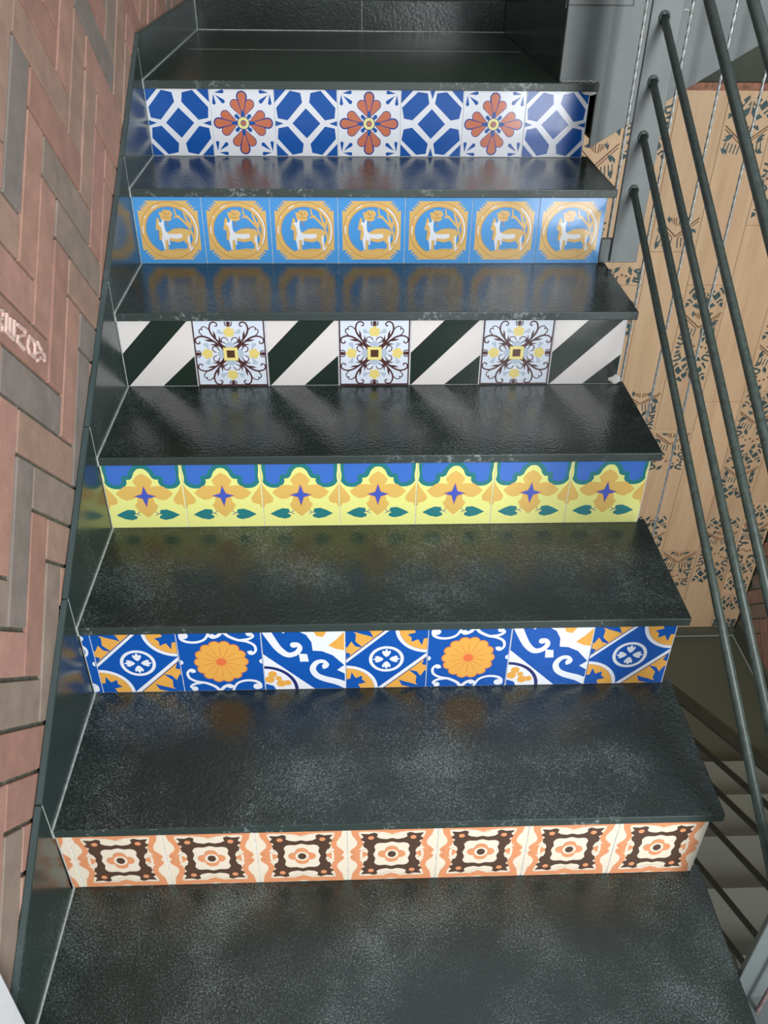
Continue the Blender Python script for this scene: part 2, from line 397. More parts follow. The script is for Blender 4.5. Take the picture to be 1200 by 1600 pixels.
def art_arabesque():
    a = Art(PAL)
    # pale grey leaves and yellow flowers on the axes
    def pale(t):
        t.drop(GRY, .5, .60, .5, .685, .09); t.drop(GRY, .49, .60, .44, .66, .06); t.drop(GRY, .51, .60, .56, .66, .06)
        t.drop(GRY, .45, .80, .335, .83, .05); t.drop(GRY, .45, .78, .345, .86, .04); t.drop(GRY, .55, .80, .665, .83, .05); t.drop(GRY, .55, .78, .655, .86, .04)
    a.sub(pale, *ROT4); a.up()
    def flow(t):
        for k in range(5):
            an = math.radians(90+72*k); t.circ(YEL, .5+.045*math.cos(an), .825+.045*math.sin(an), .036, n=14)
        t.circ(YEL, .5, .825, .04, n=12)
    a.sub(flow, *ROT4); a.up()
    def scroll(t):
        t.stroke(BRN, [(.44, .59), (.38, .635), (.31, .72), (.255, .80), (.235, .88), (.26, .955), (.31, .972), (.345, .945), (.335, .912), (.315, .918)], .03, .013)
        t.stroke(BRN, [(.255, .80), (.225, .865), (.17, .905), (.13, .89), (.135, .86)], .014, .012)
        t.poly(BRN, [(.345, .685), (.36, .78), (.372, .72), (.395, .655)]); t.poly(BRN, [(.285, .76), (.285, .85), (.31, .80), (.32, .73)])
        t.stroke(BRN, [(.435, .66), (.40, .68), (.385, .715), (.41, .745), (.455, .735), (.475, .70)], .014, .012)
    a.sub(scroll, *ALL8)
    def tuft(t):
        t.poly(BRN, [(.478, .975), (.522, .975), (.515, .92), (.485, .92)]); t.circ(BRN, .5, .955, .028, n=12)
        t.stroke(BRN, [(.455, .975), (.455, .935), (.48, .918), (.52, .918), (.545, .935), (.545, .975)], .012)
    a.sub(tuft, *ROT4)
    a.up(); a.poly(YEL, [(.40, .40), (.60, .40), (.60, .60), (.40, .60)]); a.up(); a.poly(PYL, [(.415, .415), (.585, .415), (.585, .585), (.415, .585)])
    a.up(); a.poly(YEL, [(.43, .43), (.57, .43), (.57, .57), (.43, .57)]); a.up(); a.poly(CBR, [(.445, .445), (.555, .445), (.555, .555), (.445, .555)])
    for q in ([(0, 0), (.022, 0), (.022, 1), (0, 1)], [(.978, 0), (1, 0), (1, 1), (.978, 1)], [(0, 0), (1, 0), (1, .028), (0, .028)]): a.poly(BRN, q)
    return a
def art_yellow():
    a = Art(LEM)
    half = [(0.035, .985), (.03, .87), (.04, .74), (.10, .665), (.20, .655), (.265, .71), (.27, .79), (.34, .80), (.38, .885), (.44, .95), (.5, .965)]
    c = catmull(half, 5)
    full = [(p.x, p.y) for p in c] + [(1-p.x, p.y) for p in c[::-1]]
    # blue field above the contour
    a.poly(MBL, [(0.035, 1.0)] + full + [(.965, 1.0)])
    a.poly(MBL, [(0, 1), (.035, 1), (.03, .99), (0, .99)])
    a.up(); a.stroke(TEA, full, .062, smooth=False); 
    a.up(); a.stroke(LEM, [(0, .985), (.002, .90), (.012, .80), (0, .70)], .03); a.stroke(LEM, [(1, .985), (.998, .90), (.988, .80), (1, .70)], .03)
    a.up()
    q = [(.5, .86), (.57, .815), (.625, .74), (.615, .70), (.585, .655), (.67, .665), (.75, .66), (.82, .60), (.87, .55), (.82, .485), (.745, .44), (.67, .455), (.60, .50), (.615, .40), (.655, .36), (.61, .27), (.56, .22), (.5, .16)]
    a.poly(AMB, q + [(1-x, y) for x, y in q[::-1][1:-1]] )
    # half spades on the joints
    a.sub(lambda t: t.poly(AMB, [(0, .70), (.03, .63), (.085, .55), (.14, .46), (.13, .40), (.08, .37), (.035, .37), (.02, .32), (0, .30)]), ID, MX)
    def leaf(t):
        t.poly(TEA, [(.085, .205), (.17, .26), (.25, .295), (.33, .285), (.345, .24), (.315, .21), (.355, .185), (.35, .15), (.28, .125), (.19, .145)])
        t.stroke(OUT, [(.33, .22), (.375, .235), (.395, .26)], .008); t.stroke(OUT, [(.36, .225), (.40, .20)], .008)
    a.sub(leaf, ID, MX)
    a.up(); st = [(.5, .66), (.535, .54), (.635, .505), (.535, .47), (.5, .34), (.465, .47), (.365, .505), (.465, .54)]
    a.poly(ORL, [(.5+(x-.5)*1.14, .503+(y-.503)*1.12) for x, y in st]); a.up(); a.poly(STR, st)
    return a
def art_diamond():
    a = Art(DBL)
    a.poly(ORG, [(0, 1), (.52, 1), (0, .49)]); a.poly(ORG, [(1, 0), (.44, 0), (1, .56)])
    def qd(t, r): t.poly(ORG, [(1, 1)] + [(1-r*math.cos(math.radians(90*i/12)), 1-r*math.sin(math.radians(90*i/12))) for i in range(13)])
    a.sub(lambda t: qd(t, .35), ID, MXY)
    a.up()
    def sprig(t):
        t.poly(DBL, [(0, 1), (.18, 1), (.30, .96), (.34, .86), (.22, .90), (.13, .95), (.12, .80), (.22, .69), (.12, .72), (.07, .80), (.02, .70), (0, .72)])
        t.poly(DBL, [(.06, .60), (.03, .5), (0, .5), (0, .62)])
    a.sub(sprig, ID, MXY)
    a.up(); a.sub(lambda t: t.drop(ORG, .10, .955, .33, .78, .13), ID, MXY)
    a.sub(lambda t: t.poly(DBL, [(1, 1), (.82, 1), (.85, .93), (.75, .90), (.80, .85), (.80, .78), (.88, .82), (.93, .72), (.95, .83), (1, .84)]), ID, MXY)
    a.up()
    for p in ([(.545, 1.02), (-.02, .455)], [(1.02, .585), (.405, -.02)]):
        a.stroke(WHT, p, .05, smooth=False)
    a.sub(lambda t: t.ring(WHT, 1, 1, .375, .045, 180, 270), ID, MXY)
    a.stroke(NAV, [(.50, 1.0), (-.0, .50)], .012, smooth=False); a.stroke(NAV, [(1.0, .53), (.47, 0)], .012, smooth=False)
    a.up(); a.circ(DBL, .5, .5, .215); a.ring(WHT, .5, .5, .195, .04)
    a.up()
    def tulip(t): t.poly(WHT, [(.5, .535), (.47, .56), (.445, .61), (.455, .645), (.475, .625), (.5, .67), (.525, .625), (.545, .645), (.555, .61), (.53, .56)])
    a.sub(tulip, *ROT4)
    return a
def art_daisy():
    a = Art(DBL)
    def sc(t):
        t.stroke(WHT, [(.03, .83), (.05, .955), (.12, .93), (.075, .88)] if False else [(.10, .93), (.055, .955), (.06, .88), (.13, .835), (.24, .83), (.34, .88), (.40, 1.0)], .045, .03); t.circ(WHT, .095, .935, .05, n=16)
    a.sub(sc, ID, MXY)
    def sc2(t):
        t.stroke(WHT, [(.40, .93), (.44, .905), (.50, .93), (.56, .985), (.62, .92), (.72, .86), (.83, .83), (.915, .77), (.93, .68), (.88, .62), (.84, .66)], .05, .028)
        t.stroke(WHT, [(.76, .85), (.86, .87), (.915, .92), (.87, .965)], .04, .03); t.circ(WHT, .87, .955, .04, n=14); t.circ(WHT, .865, .645, .035, n=14); t.circ(WHT, .43, .925, .035, n=14)
    a.sub(sc2, ID, MXY)
    a.circ(WHT, 0.0, .5, .04, n=14); a.circ(WHT, 1.0, .5, .04, n=14)
    a.up()
    for k in range(14):
        an = 2*math.pi*k/14; a.drop(ORL, .5, .5, .5+.325*math.cos(an), .5+.345*math.sin(an), .135, .008)
    a.up()
    for k in range(14):
        an = 2*math.pi*k/14; a.drop(ORG, .5, .5, .5+.32*math.cos(an), .5+.34*math.sin(an), .125)
    a.up()
    for k in range(14):
        an = 2*math.pi*(k+.5)/14; a.stroke(ORL, [(.5, .5), (.5+.23*math.cos(an), .5+.245*math.sin(an))], .007, smooth=False)
    a.up(); a.circ(RED, .5, .5, .062)
    return a
def art_bigscroll():
    a = Art(WHT)
    band = [(0.0, .62), (.0, .97), (.14, 1), (.42, 1), (.54, .92), (.60, .80), (.61, .66), (.72, .65), (.85, .58), (.94, .47), (1.0, .40), (1.0, .0), (.62, 0)]
    a.poly(DBL, band)
    a.poly(ORG, [(.62, 1), (.80, 1), (.74, .88), (.66, .90)]); a.poly(ORG, [(.80, .74), (.90, .84), (1, .97), (1, .66), (.90, .68)])
    a.up(); a.ring(NAV, 0, 0, .39, .045, 0, 90)
    a.circ(ORG, .10, .27, .055); a.circ(ORG, .06, .18, .06); a.circ(ORG, .20, .11, .06); a.circ(ORG, .28, .12, .045); a.circ(ORG, .17, .20, .04)
    a.poly(DBL, [(0, .11), (.10, .07), (.13, 0), (0, 0)])
    a.stroke(WHT, [(.06, 1.0), (.12, .86), (.20, .70), (.30, .60), (.40, .62), (.455, .70), (.43, .77), (.37, .78)], .11, .045)
    a.circ(WHT, .385, .76, .045, n=14)
    a.poly(WHT, [(.44, .615), (.54, .605), (.555, .48), (.45, .48)])
    a.stroke(WHT, [(1.02, .05), (.90, .12), (.74, .18), (.64, .25), (.60, .36), (.65, .46), (.73, .48), (.78, .42), (.74, .37)], .11, .04)
    a.circ(WHT, .755, .40, .04, n=14)
    a.poly(WHT, [(1, .42), (.90, .33), (1, .26)]); a.poly(WHT, [(.22, 1), (.27, .95), (.32, 1)])
    return a
def art_brownframe():
    a = Art(IVO)
    # salmon border
    a.poly(SAL, [(0.03, 1), (.97, 1), (.93, .965), (.07, .965)]);
    def outer(t):
        t.stroke(SAL, [(.5, .93), (.42, .955), (.30, .95), (.17, .955), (.10, .93), (.105, .84), (.14, .74), (.13, .65), (.06, .55), (.13, .50)], .072, .06)
        t.poly(SAL, [(.035, 1), (.22, 1), (.16, .93), (.10, .89), (.065, .82), (.05, .90)])
        t.stroke(SAL, [(.13, .56), (.19, .51), (.22, .50)], .06, .05)
        t.stroke(SAL, [(.36, .94), (.46, .915), (.5, .895)], .05, .05)
    a.sub(outer, *QUAD)
    a.up()
    def ivor(t):
        t.stroke(IVO, [(.5, .85), (.44, .86), (.40, .90), (.33, .885), (.32, .84)], .03, .02)
        t.stroke(IVO, [(.155, .5), (.16, .56), (.22, .60), (.225, .66), (.19, .67)], .03, .02)
    a.sub(ivor, *QUAD)
    def frame(t):
        t.poly(COC, [(.15, .885), (.24, .875), (.30, .90), (.34, .88), (.33, .82), (.37, .79), (.44, .775), (.5, .795), (.5, .735), (.43, .71), (.36, .715), (.325, .70), (.30, .655), (.315, .58), (.29, .5), (.225, .5), (.235, .56), (.215, .615), (.185, .64), (.175, .70), (.20, .735), (.15, .78), (.185, .825)])
    a.sub(frame, *QUAD)
    a.up(); a.sub(lambda t: t.circ(SAL, .265, .81, .034, n=14), *QUAD)
    def quat(t): t.circ(SAL, .5, .575, .075, n=18); t.circ(SAL, .59, .5, .065, n=18); t.circ(SAL, .5, .5, .10, n=18)
    a.sub(quat, ID, MXY)
    a.up(); a.circ(IVO, .5, .5, .075, .085); a.up(); a.circ(COC, .5, .5, .047, .058)
    return a

# ================================================================== setting
# left brick wall in 45 degree herringbone
wall_left = boxo('wall_left', (-0.26, -1.3, -0.6), (-0.019, YB+0.3, 2.4), M_MORTAR); tag(wall_left, 'herringbone red brick wall beside the stairs', None, None, 'structure')
BL_, BW_, MJ = 0.2555, 0.0713, 0.0065
def brick_mesh(name, sx):
    m = MB(); d = 0.03
    m.box((-BL_/2+MJ/2, -BW_/2+MJ/2, 0), (BL_/2-MJ/2, BW_/2-MJ/2, d))
    me = m.mesh(name, M_BRICK, 0.0018); return me
brick_me = brick_mesh('brick', 1)
S2 = math.sqrt(0.5)
def uv2yz(u, v): return ((u+v)*S2, (u-v)*S2)
named_brick = None
def herringbone(parent, face_x, sign, keep, y0, v0):
    """bricks of a herringbone field; sign +1 when the wall faces +X"""
    out = []
    for m_ in range(-14, 15):
        for k in range(-60, 61):
            for kind in (0, 1):
                if kind == 0: x = k*BW_+v0+m_*BL_ + BL_/2; y = k*BW_+y0-m_*BL_ + BW_/2
                else: x = k*BW_+v0+m_*BL_ - BW_/2; y = k*BW_+y0-m_*BL_ + BL_/2
                u, v = -y, x
                Y, Z = uv2yz(u, v)
                if not keep(Y, Z): continue
                # long axis direction in (Y,Z): v axis (1,-1) for kind 0, u axis (1,1) for kind 1
                dirv = Vector((0, S2, -S2)) if kind == 0 else Vector((0, S2, S2))
                nx = Vector((sign, 0, 0)); dy = nx.cross(dirv)
                o = link('brick', brick_me, parent)
                jx = random.uniform(-0.0012, 0.0008)*sign
                loc = Vector((face_x - sign*0.03 + jx, Y, Z))
                o.matrix_local = Matrix(((dirv.x, dy.x, nx.x, loc.x), (dirv.y, dy.y, nx.y, loc.y), (dirv.z, dy.z, nx.z, loc.z), (0, 0, 0, 1)))
                out.append((o, Y, Z, kind, m_, k))
    return out
def skirt_top(Y): return min(0.24+0.598*Y, 1.106)
left_bricks = herringbone(wall_left, -0.0125, 1,
    lambda Y, Z: -0.42 < Y < 2.38 and Z < 1.95 and Z > skirt_top(Y)-0.15, -1.2937, -0.3383)
# raised maker's letters on one brick
target_u, target_v = (0.8955-BW_/2), None
tY, tZ = cast(40, 520, 0, -0.0125)[1:]
nb = min((b for b in left_bricks if b[3] == 0), key=lambda b: (b[1]-tY)**2+(b[2]-tZ)**2)
lm = MB()
def zl(x, y): return (x/12.31, 460+y/12.31)
for line in ([(-60, 290), (60, 325), (45, 450), (-30, 500)], [(-60, 500), (40, 600), (38, 690)],
             [(125, 385), (110, 700)], [(192, 470), (185, 770)], [(272, 515), (260, 860)], [(110, 700), (260, 860)],
             [(330, 580), (480, 700), (470, 780), (345, 815), (330, 900), (460, 1050)],
             [(565, 815), (650, 900), (672, 1010), (660, 1205), (560, 1110), (530, 1000), (545, 880), (565, 815)],
             [(720, 930), (800, 1100), (855, 1180), (850, 1275)], [(695, 1120), (800, 1110)], [(715, 1268), (785, 1215), (850, 1230)]):
    P = [cast(*zl(*p), 0, -0.0125) for p in line]
    for a, b in zip(P[:-1], P[1:]):
        d = Vector((0, b.y-a.y, b.z-a.z)); L = d.length; d.normalize(); s = Vector((0, -d.z, d.y)); hw = 0.0029
        a2 = a - d*hw*0.8; b2 = b + d*hw*0.8
        lo = [a2-s*hw, b2-s*hw, b2+s*hw, a2+s*hw]; tp = [a2-s*hw*.6+d*hw*.4, b2-s*hw*.6-d*hw*.4, b2+s*hw*.6-d*hw*.4, a2+s*hw*.6+d*hw*.4]
        lm.add([(p.x-0.001, p.y, p.z) for p in lo] + [(p.x+0.0026, p.y, p.z) for p in tp], [(4, 5, 6, 7), (0, 1, 5, 4), (1, 2, 6, 5), (2, 3, 7, 6), (3, 0, 4, 7)])
lo_ = lm.build('embossed_lettering', M_LETTER)
lo_.parent = nb[0]; lo_.matrix_parent_inverse = nb[0].matrix_basis.inverted(); lo_['label'] = 'raised pale brick lettering'

# right wall with the same brickwork
wall_right = boxo('wall_right', (XR+0.007, -1.4, LOW-0.4), (XR+0.25, YB+0.3, 2.3), M_MORTAR); tag(wall_right, 'dim herringbone brick wall across the stairwell', None, None, 'structure')
right_bricks = herringbone(wall_right, XR, -1, lambda Y, Z: 0.0 < Y < 2.40 and max(LOW+0.04, LOW+0.6*(1.4-Y)) < Z < 0.55, 0.02, 0.03)

# back wall: dark plaster, clad below the landing level with wood-look printed tiles
wall_back = boxo('wall_back', (-0.26, YB+0.014, LOW-0.4), (XR+0.25, YB+0.26, 2.4), M_PLASTER); tag(wall_back, 'dark plaster wall clad with printed wood-look tiles', None, None, 'structure')
XE = [0.925, 1.095, 1.265, 1.435, 1.605, 1.78, 1.95, 2.125, 2.297, 2.43]
ZT, ZBm = 0.846, LOW+0.04
def motif(a, x0, x1, z0, z1, seed, sx, sz):
    """arabesque patch, in tile-local metres scaled to 0..1"""
    rnd = random.Random(seed)
    U = lambda x: x/sx
    V = lambda z: z/sz
    wd, ht = x1-x0, z1-z0
    def st(pts, w, c='ink'): 
        a_ = Art(None); a_.L = 0; a_.stroke(c, pts, w)
        a.shapes.append((c, 0, [[(U(p[0]), V(p[1])) for p in q] for q in a_.shapes[0][2]]))
    def blob(cx, cy, r, an, c='ink'):
        pts = []
        for (lx, ly) in ((1.0, 0), (.3, .42), (-.35, .5), (-.15, .1), (-.9, .25), (-.5, -.3), (.25, -.4)):
            X = cx+r*(lx*math.cos(an)-ly*math.sin(an)); Y = cy+r*(lx*math.sin(an)+ly*math.cos(an)); pts.append((U(X), V(Y)))
        a.poly(c, pts)
    def wst(pts, w):
        a_ = Art(None); a_.stroke('wood', pts, w)
        a.shapes.append(('wood', 1, [[(U(p[0]), V(p[1])) for p in q] for q in a_.shapes[0][2]]))
    n = max(1, int(round(ht/0.10)))
    for i in range(n):
        cz = z0+(i+.5)*ht/n; hh = ht/n/2; cxm = (x0+x1)/2; style = (seed+i) % 3 if ht < .35 or i else 0
        if style == 0:      # solid leafy ground cut by pale scrolls
            for sgn in (1, -1):
                a.poly('ink', [(U(cxm+sgn*wd*p), V(cz+hh*q)) for p, q in ((.02, -.2), (.14, -.75), (.30, -.5), (.48, -.85), (.49, -.1), (.36, .15), (.46, .5), (.36, .95), (.22, .6), (.10, .9), (.02, .5))])
                wst([(cxm+sgn*wd*.48, cz-hh*.75), (cxm+sgn*wd*.26, cz-hh*.25), (cxm+sgn*wd*.12, cz+hh*.3), (cxm, cz+hh*.9)], .010)
                wst([(cxm+sgn*wd*.26, cz-hh*.2), (cxm+sgn*wd*.40, cz+hh*.25), (cxm+sgn*wd*.30, cz+hh*.7), (cxm+sgn*wd*.20, cz+hh*.4)], .009)
                wst([(cxm+sgn*wd*.08, cz-hh*.6), (cxm+sgn*wd*.20, cz-hh*.1), (cxm+sgn*wd*.06, cz+hh*.2)], .007)
                wst([(cxm+sgn*wd*.36, cz-hh*.7), (cxm+sgn*wd*.38, cz-hh*.25), (cxm+sgn*wd*.49, cz-hh*.15)], .007)
        elif style == 1:    # curls with leaves and little brown stars between
            for q in range(7):
                bx_, by_ = x0+wd*(.16+.11*q), cz+hh*rnd.uniform(-.35, .35); an = rnd.uniform(0, 6)
                for t in range(3): st([(bx_-.0055*math.cos(an+t*1.05), by_-.0055*math.sin(an+t*1.05)), (bx_+.0055*math.cos(an+t*1.05), by_+.0055*math.sin(an+t*1.05))], .0028, 'brown')
            for sgn in (1, -1):
                for up_ in (1, -1):
                    st([(cxm+sgn*wd*.47, cz+up_*hh*.95), (cxm+sgn*wd*.30, cz+up_*hh*.75), (cxm+sgn*wd*.36, cz+up_*hh*.45), (cxm+sgn*wd*.46, cz+up_*hh*.55)], .008)
                    blob(cxm+sgn*wd*.17, cz+up_*hh*.78, .019, rnd.uniform(0, 6)); blob(cxm+sgn*wd*.42, cz+up_*hh*.2, .014, rnd.uniform(0, 6))
        else:               # fans of rays with corner leaves
            for sgn in (1, -1):
                st([(cxm, cz-hh*.2), (cxm+sgn*wd*.49, cz+hh*.95)], .0045, 'brown'); st([(cxm+sgn*wd*.05, cz-hh*.3), (cxm+sgn*wd*.49, cz+hh*.75)], .0035, 'brown')
                for q in range(5): st([(cxm+sgn*wd*(.07+.085*q), cz-hh*(.35-.05*q)), (cxm+sgn*wd*(.10+.085*q), cz-hh*(.9-.06*q))], .0045, 'ink')
                for q in range(3): st([(cxm+sgn*wd*(.05+.06*q), cz+hh*.95), (cxm+sgn*wd*(.03+.05*q), cz+hh*(.45+.1*q))], .004, 'brown')
                blob(cxm+sgn*wd*.38, cz+hh*.15, .022, rnd.uniform(0, 6)); blob(cxm+sgn*wd*.40, cz-hh*.72, .018, rnd.uniform(0, 6)); blob(cxm+sgn*wd*.22, cz+hh*.85, .015, rnd.uniform(0, 6))
# printed patches read off the wall: (column, z0, z1)
PATCH = {3: [(.60, .80), (.17, .225), (-.05, .10)], 4: [(-.48, -.305), (.30, .42)], 2: [(.55, .80), (.17, .40)],
         5: [(.635, .836), (-.27, .155), (-.69, -.50), (-1.13, -.94)], 6: [(.396, .611), (-1.368, -1.157), (-1.65, -1.60)],
         7: [(-.86, .015), (-1.118, -.955), (-1.368, -1.13)], 8: [(-1.42, -.88), (-1.55, -1.44), (-1.65, -1.60)], 1: [(.5, .7)], 0: []}
CUTS = {0: [-.4, .3], 1: [-.9, 0.0], 2: [-1.0, -.05], 3: [-.75, .16], 4: [-.5, .29], 5: [-1.14, -.482, .16], 6: [-1.15, -.35, .39], 7: [-1.125, -.30], 8: [-1.43, -.87, .1]}
INKM = {'wood': M_WOOD, 'ink': M_INK, 'brown': M_INKB}
for c in range(len(XE)-1):
    zs = [ZBm] + CUTS[c] + [ZT]
    for z0, z1 in zip(zs[:-1], zs[1:]):
        wt, ht = XE[c+1]-XE[c]-0.0013, z1-z0-0.0012
        a = Art('wood')
        for i, (p0, p1) in enumerate(PATCH[c]):
            q0, q1 = max(p0, z0+.004), min(p1, z1-.004)
            if q1-q0 > 0.02: motif(a, .008, wt-.008, q0-z0, q1-z0, c*31+i*7+3, wt, ht)
        me = print_mesh('cladding_tile', a, wt, ht, 0.0135, mats=INKM)
        link('cladding_tile', me, wall_back, (XE[c]+0.001, YB, z0+0.001))
boxo('cladding_edge', (XE[0], YB-0.003, ZT), (XR-0.003, YB+0.0135, ZT+0.024), M_CUT, wall_back, 0.001)

# lower landing and its skirting
floor_low = boxo('floor', (-0.02, -2.2, LOW-0.12), (XR, YB+0.01, LOW), M_LOWFLOOR); tag(floor_low, 'dark olive stone floor of the lower landing', None, None, 'structure')
bb = boxo('baseboard_back', (0.9, YB-0.022, LOW), (XR, YB+0.005, LOW+0.038), M_LOWFLOOR, bevel=0.002); tag(bb, 'low olive stone skirting under the printed tiles', None, None, 'structure')
br_ = boxo('baseboard_right', (XR-0.014, 1.0, LOW), (XR+0.005, YB-0.022, LOW+0.10), M_LOWFLOOR, bevel=0.002); tag(br_, 'olive stone skirting under the dim brick wall', None, None, 'structure')
m = MB(); m.tube([(0.95, YB-0.024, LOW+0.001), (XR-0.014, YB-0.024, LOW+0.001)], 0.0025, 6); m.tube([(XR-0.016, YB-0.024, LOW+0.001), (XR-0.016, 1.41, LOW+0.001)], 0.0025, 6)
m.build('grout_bead', M_GROUT, bb)
# entry floor at the foot of the stairs and white wall end
fe = boxo('floor', (0, -2.2, -H-0.15), (W+XN, -R+0.12, -H), M_LAND); tag(fe, 'dark stone floor at the foot of the tiled stairs', None, None, 'structure')
wf = boxo('wall_front', (-0.26, -0.72, -H), (0.03, -0.273, 2.4), M_WHITE, bevel=0.002); tag(wf, 'white painted wall end beside the lowest step', None, None, 'structure')

# ================================================================== the tiled staircase
stairs = empty('staircase', (0.5, -R, -H)); tag(stairs, 'black granite staircase with patterned tile risers climbing along brick wall', 'staircase')
stairs_inv = Matrix.Translation((-0.5, R, H))
def under(o):
    o.parent = stairs; o.matrix_parent_inverse = stairs_inv; return o
def nosed(o):
    for p in o.data.polygons: p.material_index = 1 if (p.normal.y < -0.5 or p.normal.x > 0.5) else 0
    return o
for j in range(7):
    z = j*H; y0 = (j-1)*R-NO
    if j < 6:
        nosed(under(boxo('tread', (0.0, y0, z-T), (W+XN, j*R+0.012, z), [M_TREAD if j > 2 else M_WORN, M_NOSE], None, 0.0016)))
    else:
        nosed(under(boxo('landing_slab', (0.0, y0, z-T), (W+XN, 1.90, z), [M_LAND, M_NOSE], None, 0.0012)))
        under(boxo('landing_slab', (0.0, 1.9016, z-T), (W+XN, YB-0.003, z-0.0004), M_LAND, None, 0.0012))
m = MB()
pts = [(-R+0.03, -H), (-R+0.03, -T)]
for j in range(6): pts += [(j*R+0.03, j*H-T), (j*R+0.03, (j+1)*H-T)]
pts += [(YB-0.004, 6*H-T), (YB-0.004, 6*H-0.16), (5*R+0.1, 6*H-0.16), (0.12, -H)]
m.prism(pts, 0, 0.0, W-0.02); under(m.build('waist_slab', M_CONC))
under(boxo('riser', (0.0, -R+0.001, -H), (W, -R+0.029, -T), M_NOSE))
TILE_T = 0.008; THT = H-T-0.0008
rows = {5: [art_lattice, art_redflower, art_lattice, art_redflower, art_lattice_turned, art_redflower, art_lattice],
        4: [art_deer]*7, 3: [art_stripe, art_arabesque]*3+[art_stripe], 2: [art_yellow]*7,
        1: [art_diamond, art_daisy, art_bigscroll]*2+[art_diamond], 0: [art_brownframe]*7}
sliver = {1: (art_daisy, 0.0165), 0: (art_brownframe, 0.0175)}
cache = {}
def tile_mesh(fn, wt, clip=(0, 1, 0, 1)):
    key = (fn.__name__, round(wt, 5), clip)
    if key not in cache: cache[key] = print_mesh('tile', fn(), wt, THT, TILE_T, clip)
    return cache[key]
for j in range(6):
    rz = boxo('riser', (0.0, j*R+0.0011, j*H), (W, j*R+0.03, (j+1)*H-T), M_TGROUT); under(rz)
    x = 0.0; pitch = W/7
    if j in sliver:
        fn, sw = sliver[j]; pitch = (W-sw)/7; wt = pitch-0.0014
        o = link('tile', tile_mesh(fn, wt, (1-(sw-0.0014)/wt, 1, 0, 1)), rz); o.location = (sw-0.0014-wt, j*R, j*H+0.0006); x = sw
    wt = pitch-0.0014
    for fn in rows[j]:
        o = link('tile', tile_mesh(fn, wt), rz); o.location = (x, j*R+random.uniform(-0.0002, 0.0002), j*H+0.0006); x += pitch
# cement smears at the cut tile ends
def smear(cx, y, cz, rx, rz_, seed):
    rnd = random.Random(seed); n = 11
    ring = [(cx+rx*rnd.uniform(.55, 1.1)*math.cos(2*math.pi*i/n), cz+rz_*rnd.uniform(.55, 1.1)*math.sin(2*math.pi*i/n)) for i in range(n)]
    m = MB(); m.prism(ring, 1, y-0.0025, y+0.004); return m
sm = smear(W-0.004, 3*R, 3*H+0.012, 0.016, 0.012, 3); under(sm.build('cement_smear', M_SMEAR, None, 0.0012))
sm = smear(W-0.003, 5*R, 6*H-T-0.004, 0.02, 0.006, 5); under(sm.build('cement_smear', M_SMEAR, None, 0.0012))

# skirting of the flight and of the landing
bl = empty('baseboard_left', (0, 0, 0)); tag(bl, 'black polished stone skirting stepping up along the brick wall', None, None, 'structure')
SK = -0.0122
def skirt_edge(o):
    for p in o.data.polygons:
        p.material_index = 1 if p.normal.z > 0.75 else 0
    return o
for j in range(-1, 6):
    ya, yb = j*R-NO, (j+1)*R-NO
    if j == 5: yb = 1.4475
    poly = [(ya+0.0006, (j+1)*H), (ya+0.0006, skirt_top(ya)), (yb-0.0006, skirt_top(yb))]
    # lower boundary follows tread top, then riser up
    if j < 5: poly += [(yb-0.0006, (j+2)*H-T), ((j+1)*R, (j+2)*H-T), ((j+1)*R, (j+1)*H)]
    else: poly += [(yb-0.0006, (j+1)*H)]
    if j == 5: poly = [(ya+.0006, 6*H), (ya+.0006, skirt_top(ya)), (yb, skirt_top(yb)), (yb, 6*H)]
    else: poly = [(ya+.0006, (j+1)*H), (ya+.0006, skirt_top(ya)), (yb-.0006, skirt_top(yb)), (yb-.0006, (j+1)*H)]
    m = MB(); m.prism(poly, 0, SK, 0.0); skirt_edge(m.build('skirting_panel', [M_SKIRT, M_EDGE], bl, 0.0014))
skirt_edge(boxo('skirting_panel', (SK, 1.4487, 6*H), (0.0, YB-0.012, 1.106), [M_SKIRT, M_EDGE], bl, 0.0014))
# pale grout line where skirting meets treads and risers
gl = MB()
for j in range(7):
    y0 = (j-1)*R-NO; y1 = j*R if j < 6 else YB-0.012
    gl.box((-0.001, y0+0.002, j*H-0.001), (0.0026, y1, j*H+0.0018))
    if j < 6: gl.box((-0.001, j*R-0.0006, j*H), (0.0009, j*R+0.001, (j+1)*H-T))
    gl.box((-0.001, y0-0.0012, j*H-T), (0.002, y0+0.001, j*H+0.001))
    if j < 6:
        yn = j*R-NO; gl.box((-0.001, yn-0.0005, (j+1)*H), (0.0001, yn+0.0005, skirt_top(yn)-0.001))
gl.build('grout_bead', M_GROUT, bl)
bk = empty('baseboard_back', (0.5, YB, 6*H)); tag(bk, 'black stone skirting along the back of the top landing', None, None, 'structure')
for a, b in ((0.0, 0.5255), (0.527, 0.985)):
    o = boxo('skirting_panel', (a, YB-0.012, 6*H), (b, YB+0.012, 1.099), M_TREAD, None, 0.001); o.parent = bk; o.matrix_parent_inverse = Matrix.Translation((-0.5, -YB, -6*H))
g = MB(); g.box((0, YB-0.0145, 6*H-.001), (0.985, YB-0.011, 6*H+0.0016)); g.box((0.5254, YB-0.0125, 6*H), (0.5271, YB-0.01, 1.099)); g.box((-.001, YB-0.0145, 6*H), (0.002, YB-0.011, 1.099))
o = g.build('grout_bead', M_GROUT); o.parent = bk; o.matrix_parent_inverse = Matrix.Translation((-0.5, -YB, -6*H))
g = MB(); g.box((0.03, 1.8998, 6*H-0.004), (0.97, 1.9018, 6*H+0.0002)); under(g.build('slab_joint', M_GROUT))

